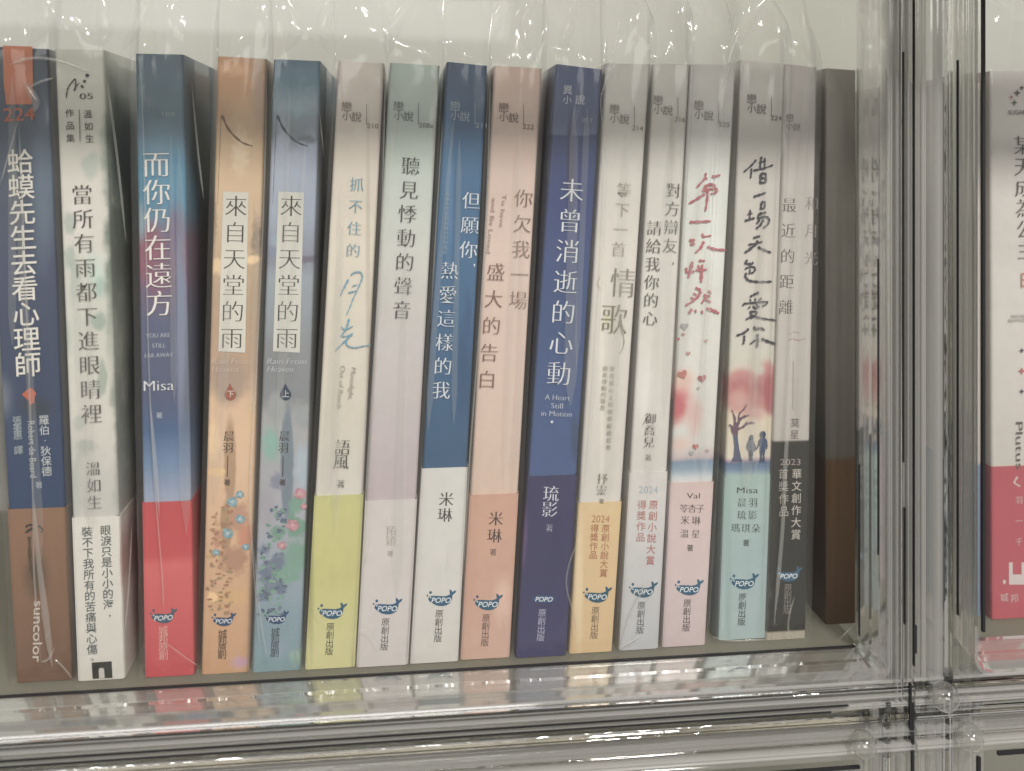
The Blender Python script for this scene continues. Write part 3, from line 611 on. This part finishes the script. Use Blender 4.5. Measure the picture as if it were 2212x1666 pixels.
for w, st in ((6, [(388,130),(370,190),(292,275)]), (5, [(385,175),(400,190)]), (7, [(455,165),(530,150)]), (4, [(480,160),(478,190)]), (8, [(360,310),(395,255),(470,250),(465,300)]), (7, [(375,300),(495,290),(485,330),(440,340)]), (7, [(372,342),(300,390),(215,438)]), (6, [(405,300),(400,400),(382,518)]), (7, [(228,628),(320,625),(435,618)]),
  (8, [(225,815),(275,812)]), (8, [(235,855),(272,850)]), (5, [(355,745),(358,775),(440,765)]), (7, [(365,830),(330,895),(278,940)]), (7, [(408,880),(480,905),(590,912)]),
  (7, [(185,1100),(190,1145)]), (9, [(248,1040),(230,1110),(210,1190)]), (6, [(262,1125),(258,1145)]), (6, [(318,1020),(375,1022)]), (6, [(308,1070),(318,1100)]), (6, [(350,1065),(345,1098)]), (6, [(285,1118),(395,1112)]), (9, [(345,1090),(342,1160),(338,1238)]),
  (7, [(285,1300),(325,1320),(320,1370),(260,1430),(180,1478)]), (6, [(262,1355),(290,1370)]), (6, [(235,1400),(275,1410)]), (6, [(415,1330),(440,1355)]), (7, [(370,1375),(430,1385)]), (6, [(395,1380),(345,1455)]), (7, [(375,1410),(435,1445)]), (8, [(240,1520),(215,1560)]), (6, [(280,1525),(285,1550)]), (6, [(345,1535),(352,1560)]), (9, [(400,1510),(460,1530),(518,1555)])):
    b.stroke([T(*p) for p in st], w, 'bd6870', .5)
b.end("brush_title_lettering")
b.start()
def heart(b, x, y, r, h, rot=0):
    pts = []
    for i in range(16):
        t = 2*math.pi*i/16; hx = 16*math.sin(t)**3/16; hy = -(13*math.cos(t)-5*math.cos(2*t)-2*math.cos(3*t)-math.cos(4*t))/16
        pts.append((x+r*(hx*math.cos(rot)-hy*math.sin(rot)), y+r*(hx*math.sin(rot)+hy*math.cos(rot))))
    b.add([b.P(x, y)]+[b.P(*p) for p in pts], [(0, 1+i, 1+(i+1) % 16) for i in range(16)], h)
for x, y, r, h, ro in ((1478,705,9,'a9a5a8',0),(1475,722,4,'c07d7c',.2),(1464,732,4,'c2656a',.2),(1525,736,4.5,'c99b92',-.3),(1486,763,5,'c58a86',0),(1474,808,10.5,'c47a70',-.4),(1516,817,9.5,'b96f72',-.2),(1508,838,4,'b9b5b0',0),(1502,964,7,'c8706c',-.1),(1527,973,4,'b98f90',0),(1493,978,5.5,'a3adaa',.2)): heart(b, x, y, r, h, ro)
b.end("heart_print")
b.start(); b.word('Val', 1497, 1070, 28, 17, '504b48', 'ming'); b.col('笭杏子', (1477,1098), (1512,1098), 18, '504b48', 'ming'); b.col('米琳', (1479,1123), (1503,1124), 19, '504b48', 'ming'); b.col('溫星', (1478,1152), (1502,1153), 18, '504b48', 'ming'); b.char('著', 1490, 1183, 14, '504b48', 'sans'); b.end("author_lettering")
b.whale(1487, 1272, .98, '2c6585', th='5c5350')
# 14 tree and couple
b = make((1600,130,1697,138,1655,1383,1553,1379), "white book with black handwritten title over a pink tree and couple, teal band",
  [(130,'b8b4ae'),(600,'b8b3ab'),(760,'b9b7ac'),(850,'c1ab98'),(900,'c6b9a2'),(985,'c8bfae'),(992,'b79ba0'),(997,'536a8c'),(1012,'66809a'),(1026,'93a7a9')],
  [(1602,842,52,50,'b9837f',.35,30),(1662,835,34,60,'b87f7c',.3,30),(1640,800,14,14,'b9b7ac',.8,14),(1650,845,34,44,'a2575e',.8,40),(1682,862,22,40,'b25a62',.7,30),(1596,842,30,34,'ad6a6c',.8,40),(1638,872,40,22,'b07a76',.7,40),(1615,864,44,36,'b5746e',.55,34),(1674,852,34,50,'aa5c62',.55,30),(1690,850,16,50,'b86a70',.7,20),(1600,870,30,30,'bd8f88',.8,40),(1625,895,40,18,'bf948a',.8,30),(1690,700,12,80,'b2aca6',.8,6)],
  (1027, [(1027,'93a9a4'),(1200,'93a8aa'),(1383,'97a9ac')], [(1572,1200,10,300,'8ba3a0',.7,2)]), noise=.008, nscale=120)
BK.append((b, 'white with pink tree'))
b.series(1623, 214, '224', '6f6b68', numdx=53)
T1 = lambda x, y: ((2880+x/4.164)*.5422, (600+y/4.164)*.5422); T2 = lambda x, y: ((2880+x/3.786)*.5422, (980+y/3.786)*.5422)
b.start()
for w, st in ((5, [(545,155),(480,235),(345,355)]), (5, [(468,300),(465,370),(455,455)]), (6, [(635,110),(618,200),(612,300)]), (3, [(610,185),(700,180)]), (5, [(690,125),(688,260)]), (5, [(500,330),(660,300),(825,240)]), (6, [(625,385),(612,540)]), (6, [(640,385),(705,390),(705,530)]), (6, [(630,455),(700,460)]), (6, [(612,535),(705,530)]), (6, [(510,765),(600,735),(705,700)]),
  (6, [(640,860),(620,970)]), (6, [(640,855),(690,860),(680,965)]), (5, [(625,965),(680,962)]), (5, [(448,985),(440,1120)]), (4, [(405,1060),(485,1040)]), (6, [(365,1165),(440,1140),(520,1120)]), (6, [(600,1050),(710,1025)]), (6, [(600,1050),(580,1120),(700,1095),(760,1140),(740,1220),(665,1285)]), (6, [(600,1150),(560,1210)]), (6, [(665,1150),(620,1230),(545,1295)]),
  (6, [(505,1450),(560,1430),(610,1420)]), (5, [(420,1560),(540,1540),(650,1510)]), (7, [(570,1500),(520,1570),(400,1666),(360,1690)]), (6, [(580,1600),(680,1650),(790,1690)])):
    b.stroke([T1(*p) for p in st], w, '45474f', .3)
for w, st in ((6, [(360,215),(335,260),(430,270),(445,240)]), (5, [(330,345),(400,315),(475,325),(465,390),(380,415)]), (4, [(405,350),(400,400)]), (6, [(345,410),(335,460),(380,515),(470,535),(600,540),(730,535)]),
  (6, [(535,700),(470,730),(405,765)]), (4, [(405,800),(415,840)]), (4, [(480,790),(485,830)]), (5, [(575,785),(520,845)]), (5, [(300,900),(320,870),(480,855),(650,840),(655,870),(590,910)]), (4, [(410,910),(375,945)]), (6, [(450,910),(490,940),(545,905)]), (4, [(500,880),(520,905)]), (5, [(405,990),(420,1050),(345,1110)]), (5, [(400,990),(505,995),(470,1060),(400,1090)]), (5, [(420,1040),(520,1075),(650,1100),(800,1120)]),
  (6, [(380,1250),(310,1310),(200,1350)]), (6, [(318,1355),(315,1420),(300,1480)]), (7, [(470,1220),(485,1255),(560,1240),(620,1265)]), (7, [(515,1335),(520,1440),(505,1530)]), (5, [(490,1415),(410,1475)]), (7, [(585,1400),(680,1440),(790,1475)])):
    b.stroke([T2(*p) for p in st], w, '41434c', .3)
b.end("handwritten_lettering")
T = lambda x, y: ((2640+x/2.975)*.5422, (1400+y/2.975)*.5422)
b.start(); TR = '75566c'
b.poly([T(*p) for p in ((835,990),(885,980),(890,1060),(905,1160),(925,1260),(945,1300),(810,1300),(840,1240),(848,1120))], '5c6480')
b.poly([T(*p) for p in ((805,880),(850,900),(890,860),(892,930),(886,990),(840,995),(812,950))], TR)
for w, st in ((6, [(840,930),(815,890),(785,865)]), (7, [(865,930),(855,850),(850,760)]), (7, [(875,910),(900,830),(940,780),(1015,755)]), (5, [(885,920),(950,890),(1010,850),(1090,845)]), (4, [(900,830),(905,740),(960,680),(990,630)]), (3, [(855,820),(830,720),(810,690)]), (3, [(960,880),(1000,820)]), (3, [(1000,855),(1060,830)])):
    b.stroke([T(*p) for p in st], w, TR, .8)
b.end("tree_print")
b.start(); K = '3c4c66'
b.poly([T(*p) for p in ((1035,990),(1060,985),(1072,1010),(1068,1050),(1040,1065),(1014,1055),(1022,1020))], '3f5168')
b.poly([T(*p) for p in ((1012,1055),(1075,1055),(1085,1110),(1100,1165),(1075,1185),(1020,1185),(995,1150),(1010,1110))], '6b7488')
for a in ((1030,1175),(1052,1175)): b.stroke([T(*a), T(a[0], 1290)], 5, K, .4)
b.stroke([T(1080,1090), T(1095,1135), T(1108,1155)], 3, '5b6880', .2); b.stroke([T(1145,1040), T(1135,1100), T(1110,1155)], 4, K, .3); b.stroke([T(1220,1040), T(1230,1100), T(1228,1150)], 4, '4c5e7c', .3); b.stroke([T(1010,1070), T(998,1120), T(1000,1150)], 3, '55637a', .2)
b.blob(*T(1182,983), 6.5, 8, K, 2, .05); b.poly([T(*p) for p in ((1165,1010),(1205,1010),(1222,1040),(1212,1150),(1150,1150),(1148,1040))], '4c5c7c')
for a in ((1163,1140),(1195,1140)): b.stroke([T(*a), T(a[0]-2, 1300)], 6, '45557a', .3)
b.end("couple_print")
b.start(); b.word('Misa', 1614, 1058, 46, 19, '42504f', 'ming'); b.col('晨羽', (1602,1085), (1626,1085), 19, '42504f', 'ming'); b.col('琉影', (1601,1112), (1625,1112), 19, '42504f', 'ming'); b.col('瑪琪朵', (1588,1140), (1632,1141), 19, '42504f', 'ming'); b.char('著', 1611, 1172, 14, '42504f', 'sans'); b.end("author_lettering")
b.whale(1606, 1259, .98, '2c6785', th='4c5a5c')
# 15 last spine: white jacket over black
b = make((1699,139,1766,146,1741,1380,1655,1382), "slim book with plain white upper jacket over a black lower cover",
  [(139,'b4aeaa'),(600,'ada7a1'),(952,'aaa39d'),(954,'2e2d29'),(1200,'2a2825'),(1360,'2c2a27'),(1361,'a39a8c'),(1382,'a39a8c')],
  (), noise=.0)
BK.append((b, 'white and black'))
b.start(); b.char('戀',1706,255,17,'77736e','sans'); b.char('小',1705,272,15,'77736e','sans'); b.char('說',1721,275,16,'77736e','sans'); b.end("series_mark")
b.start(); b.col('最近的距離', (1705,444), (1698,664), 31, '67605c', 'ming', w=.022); b.col('和月光', (1754,440), (1752,558), 29, '847d79', 'ming', w=.018)
b.stroke([(1706,722),(1716,717),(1728,720)], 2, 'a98f88'); b.stroke([(1702,736),(1712,732),(1722,735),(1740,732)], 2.2, 'b08078'); b.poly([(1713,780),(1714.2,780),(1713,885),(1711.8,885)], '8d8782'); b.col('莫星', (1717,914), (1716,939), 19, '6c6661', 'sans'); b.end("title_lettering")
b.start(); b.word('2023', 1707, 998, 46, 19, 'a89894', 'sans'); b.col('華文創作大賞', (1721,1024), (1719,1155), 21, 'c2bdb4', 'sans'); b.col('首獎作品', (1692,1024), (1693,1105), 21, 'b3ada4', 'sans'); b.end("cover_lettering")
b.whale(1703, 1244, .92, '3c6a86', True, '原創出版', '8d887e', -1, 26, 17, 16)
# 16 book shape added for the side wall's reflection of the last book
def recessed(x0, x1, yt, yb_, ydepth, label, stops, depth=.12):
    s = Book((x0, yt, x1, yt+4, x1, yb_, x0, yb_), label, depth)
    s.y = ydepth; s.o = Vector((at((x0+x1)/2, yb_, ydepth).x, ydepth, 0)); s.e.location = s.o
    f = lambda x, y: at(x, y, s.y)-s.o
    s.tl, s.tr, s.br, s.bl = f(x0, yt), f(x1, yt+4), f(x1, yb_), f(x0, yb_); s.bl.z = s.br.z = 0; s.tl.x = s.bl.x; s.tr.x = s.br.x
    s.h = (s.tl.z+s.tr.z)/2; s.u = unit(x0, ydepth)
    s.wrap("cover", paint("cover_print", s, stops, (), .01), 0, None, 0, .0005, depth); s.pages(); return s
s16 = recessed(1784, 1850, 148, 1374, .012, "dark grey brown reflection in the box side wall at the end of the row, built as a solid book", [(140,'99948c'),(500,'8b857c'),(985,'6c675f'),(997,'6b4c2c'),(1380,'54391f')], .1)
# right box
s17 = recessed(2076, 2120, 175, 1330, .012, "white book with blue lower band seen through the frame post", [(160,'b9b6b2'),(1003,'b9b6b2'),(1005,'5f8cb0'),(1340,'5a86aa')])
b = make((2139,154,2300,154,2300,1332,2143,1336), "white book with red lower band at the right edge of the photo",
  [(154,'bbb6b2'),(600,'beb9b4'),(1004,'b8b2ac')], (), (1005, [(1005,'b24a56'),(1334,'b84c5a')], ()), noise=.01)
BK.append((b, 'white and red at the right edge'))
b.start(); b.col('某天成為公主', (2208,315), (2216,541), 40, '5f5b57', 'ming', w=.022); b.char('日', 2216, 605, 34, 'c08878', 'sans'); b.end("title_lettering")
b.start(); b.word('NOVEL', 2200, 683, 36, 9, '8a8580', 'sans'); b.word('EDITION', 2198, 692, 44, 9, '8a8580', 'sans'); b.word('SUGAR', 2196, 243, 40, 13, '6b675f', 'bold'); b.word('Plutus', 2201, 962, 100, 24, '5c5855', 'ming', rot=-math.pi/2); b.end("author_lettering")
b.start()
for x, y, r, h in ((2206,757,6,'4c4a55'),(2206,801,8,'c06a68'),(2206,845,6,'4c4a55'),(2196,201,8,'5d5a50'),(2184,210,5,'b5776a'),(2190,222,7,'5f6f5c'),(2206,190,6,'6b5a60')):
    b.poly([(x,y-r),(x+r*.28,y-r*.28),(x+r,y),(x+r*.28,y+r*.28),(x,y+r),(x-r*.28,y+r*.28),(x-r,y),(x-r*.28,y-r*.28)], h)
b.end("star_marks")
b.start(); b.poly([(2178,1214),(2186,1214),(2186,1240),(2205,1240),(2205,1214),(2240,1214),(2240,1262),(2178,1262)], 'd4c6c4'); b.poly([(2168,1250),(2172,1256),(2168,1262),(2164,1256)], 'd4c6c4'); b.col('城邦', (2168,1290), (2190,1292), 18, 'cfb6b8', 'sans')
b.stroke([(2196,1030),(2190,1042),(2202,1050)], 6, 'd0b2b4'); b.col('羽一千', (2200,1080), (2200,1170), 16, 'd0b2b4', 'sans'); b.end("band_lettering")

# ---------------------------------------------------------------- clear sleeves round each book
def sleeve(s, what, idx):
    rnd = random.Random(idx*13+5); e_loc = s.o
    nx, nz = 12, 64; H = s.h; top = H+.045
    ph = [rnd.random()*6.28 for _ in range(12)]
    creases = [(rnd.uniform(-.2, 1.2), rnd.uniform(-.5, .5), rnd.uniform(.0005, .0013), rnd.uniform(.05, .14), rnd.choice((-1, 1))) for _ in range(10)]
    vs = []; fs = []
    for j in range(nz+1):
        k = j/nz; z = .0006+k*(top-.0006); l, r = s.lr(min(z, H)); l -= .0014; r += .0014
        if z > H:
            f = (z-H)/(top-H); c = (l+r)/2; w = (r-l)/2*(1+.25*f); l, r = c-w, c+w
        # three walls: left side (3), front (nx), right side (3)
        for i in range(-3, nx+4):
            if i < 0: x, y = l, .012*(-i)/1.0
            elif i > nx: x, y = r, .012*(i-nx)
            else:
                x = l+(r-l)*i/nx; y = -.0014
                u = i/nx
                w = .00022*math.sin(u*5+z*90+ph[0])+.00018*math.sin(u*11-z*160+ph[1])+.00012*math.sin(u*19+z*310+ph[2])
                for (u0, sl, am, wd, sg) in creases:
                    d = u-(u0+sl*k*3); w += sg*am*max(0, 1-abs(d)/wd)
                foot = max(0, 1-z/.02); w += foot*.0009*math.sin(u*14+ph[3]+z*400)*(.5+.5*math.sin(z*900+ph[4]))
                y += min(.0009, w) if z <= H else w*.7+.007*min(1, f*2)*math.sin(u*3.5+ph[5]+f*4)+.004*f*math.sin(u*9+ph[6]-f*7)+.05*f*f
            if z > H and (i < 0 or i > nx): y = y*(1-.5*f)+.02*f
            vs.append((x, min(y, .1) if abs(y) > 1 else max(y, -.0042), z))
    n = nx+7
    for j in range(nz):
        for i in range(n-1): fs.append((j*n+i, j*n+i+1, (j+1)*n+i+1, (j+1)*n+i))
    o = mesh_obj("plastic_sleeve", vs, fs, FILM, None, smooth=True); o.location = s.o
    tag(o, "crinkled clear plastic sleeve round the "+what+" book", "plastic sleeve", "clear sleeves over the books")
    return o
SL = {}
for i, (bk, what) in enumerate(BK): SL[bk] = sleeve(bk, what, i)

def fold(s, pts, w, name="fold"):
    """raised half-round crease in the film, following picture points, standing just in front of the spine"""
    y0 = s.y-.0026; P = [at(x, y, y0) for x, y, *_ in pts]; W = [(p[2] if len(p) > 2 else w) for p in pts]; Q = []
    for i in range(len(P)-1):
        p0, p1, p2, p3 = P[max(i-1, 0)], P[i], P[i+1], P[min(i+2, len(P)-1)]
        for k in range(8):
            t = k/8; Q.append((.5*((2*p1)+(p2-p0)*t+(2*p0-5*p1+4*p2-p3)*t*t+(3*p1-p0-3*p2+p3)*t**3), W[i]+(W[i+1]-W[i])*t))
    Q.append((P[-1], W[-1])); n = len(Q); vs = []; fs = []
    for i, (q, ww) in enumerate(Q):
        d = (Q[min(i+1, n-1)][0]-Q[max(i-1, 0)][0]).normalized(); nn = Vector((-d.z, 0, d.x)); e = max(.12, min(1, min(i, n-1-i)/4)); r = ww*s.u/2*e
        for k in range(6):
            a = math.pi*k/5; vs.append(q+nn*(r*math.cos(a))+Vector((0, -r*.55*math.sin(a), 0))-s.o)
    for i in range(n-1):
        for k in range(5): fs.append((i*6+k, i*6+k+1, (i+1)*6+k+1, (i+1)*6+k))
    return mesh_obj(name, vs, fs, FOLD, SL[s], smooth=True)
B = [b for b, _ in BK]
for i, pts, w in ((0, [(40,255),(50,480),(62,800),(71,1080),(74,1250),(88,1430)], 4), (0, [(40,255),(20,330),(0,400)], 4), (0, [(74,1080,3),(80,1180,9),(98,1330,15),(112,1440,10)], 8),
  (0, [(20,140),(70,126),(128,132),(196,156)], 7), (0, [(58,192),(85,178),(116,168)], 6), (0, [(52,175,3),(66,200,18),(78,222,16),(72,245,4)], 10), (0, [(118,1425),(135,1440),(158,1468)], 4), (0, [(88,1430),(104,1425),(118,1400)], 5), (0, [(96,1385),(108,1360)], 4),
  (2, [(303,125),(310,300),(316,560),(324,860),(337,1080),(350,1240),(353,1320)], 3), (2, [(324,860,3),(335,1000,9),(345,1120,3)], 5), (2, [(353,1385),(400,1420),(430,1440)], 3), (2, [(415,190),(428,330),(440,430)], 4), (1, [(232,180),(252,330),(272,520)], 5), (1, [(285,1130),(278,1270),(268,1380)], 3),
  (3, [(577,140),(570,420),(556,760),(541,1050),(546,1200),(556,1330),(562,1400)], 3), (4, [(690,240),(700,340)], 3), (4, [(548,1180),(562,1330),(580,1430)], 3), (4, [(640,1390),(648,1440)], 3),
  (5, [(832,170),(826,420),(812,700),(795,980),(784,1200)], 3), (5, [(670,1300),(700,1350)], 2.5), (6, [(777,1360),(800,1370),(822,1410)], 3), (6, [(835,1110),(845,1150)], 2.2), (6, [(796,1180),(793,1220)], 2.2), (7, [(957,250),(946,420),(930,700)], 3), (7, [(975,1160),(968,1240)], 2), (7, [(1060,150),(1052,420),(1036,700),(1014,1000),(1000,1250)], 3.5),
  (8, [(1085,1290),(1100,1380)], 2), (9, [(1240,20),(1230,80),(1222,140)], 2.5), (10, [(1341,20),(1332,90),(1312,165),(1298,215),(1302,270),(1309,340),(1308,430),(1298,640),(1283,860),(1268,1060)], 3.2), (10, [(1247,1170),(1228,1225),(1224,1270),(1240,1330),(1245,1370)], 3),
  (11, [(1398,1250),(1380,1290),(1362,1330),(1345,1392)], 5), (11, [(1340,1398),(1365,1385),(1385,1372)], 4), (12, [(1592,20),(1578,120),(1556,300),(1541,560),(1520,800),(1500,1020)], 3), (12, [(1555,170),(1545,330),(1538,480)], 4),
  (13, [(1600,1300),(1618,1290)], 4), (13, [(1538,1376),(1575,1384),(1620,1384),(1660,1381)], 4), (13, [(1636,340),(1640,370)], 2), (14, [(1722,480,5),(1708,800,6),(1697,1000,10),(1690,1150,9),(1672,1350,9)], 8), (14, [(1716,1290),(1705,1330),(1704,1365),(1720,1378)], 4), (14, [(1845,1350),(1810,1385)], 4)):
    fold(B[i], pts, w)

def flap(s, pts, name="flap"):
    o = fold(s, pts, 20, name); o.data.materials[0] = FLAP
for i, pts in ((2, [(330,-20,14),(300,50,26),(262,112,12)]), (4, [(610,-20,12),(640,60,30),(610,118,10)]), (5, [(720,-20,20),(700,60,34),(716,125,14)]), (6, [(905,-20,30),(850,60,36),(836,130,12)]), (7, [(1105,-20,14),(1075,40,30),(1050,110,16)]),
  (8, [(1160,-20,30),(1130,60,18),(1160,140,10)]), (9, [(1245,-10,16),(1228,60,30),(1206,120,12)]), (12, [(1662,-10,16),(1600,70,30),(1560,190,22)]), (14, [(1735,-20,14),(1740,70,24),(1752,140,16)]), (0, [(90,-20,30),(100,40,40),(60,100,16)]), (1, [(215,-20,20),(228,60,34),(212,108,14)])):
    flap(B[i], pts)

# broad milky ribbons put in for soft glare on the film along the spines
def glare_ribbon(s, pts):
    o = fold(s, pts, 20, "glare_ribbon"); o.data.materials[0] = GLARE
    for v in o.data.vertices: v.co.y = (s.y-.0024)-s.o.y+(v.co.y-((s.y-.0026)-s.o.y))*.08
rnd = random.Random(99)
for i, (bk, _) in enumerate(BK[:15]):
    q = bk.q
    for k in range(2):
        u0 = rnd.uniform(.12, .88); u1 = u0+rnd.uniform(-.35, .35); t0 = rnd.uniform(-.02, .35); t1 = t0+rnd.uniform(.35, .65); w0 = rnd.uniform(6, 16); w1 = rnd.uniform(10, 34); pts = []
        for j in range(5):
            t = t0+(min(t1, .98)-t0)*j/4; u = min(.92, max(.08, u0+(u1-u0)*j/4)); l = q[0]+(q[6]-q[0])*t; r = q[2]+(q[4]-q[2])*t
            w = w0+(w1-w0)*j/4; w = min(w, 1.8*min(u, 1-u)*(r-l)+4); pts.append((l+(r-l)*u, q[1]+(q[7]-q[1])*t, w))
        glare_ribbon(bk, pts)

# put each box's origin at its own front corner
for e, L in ((UL, (XW, YF, ZS)), (UR, (XR, YF, ZS)), (LL, (XW, YF, ZB)), (LR, (XR, YF, ZB))):
    e.location = L
    for o in bpy.data.objects:
        if o.parent == e: o.matrix_parent_inverse = Matrix.Translation(-Vector(L))
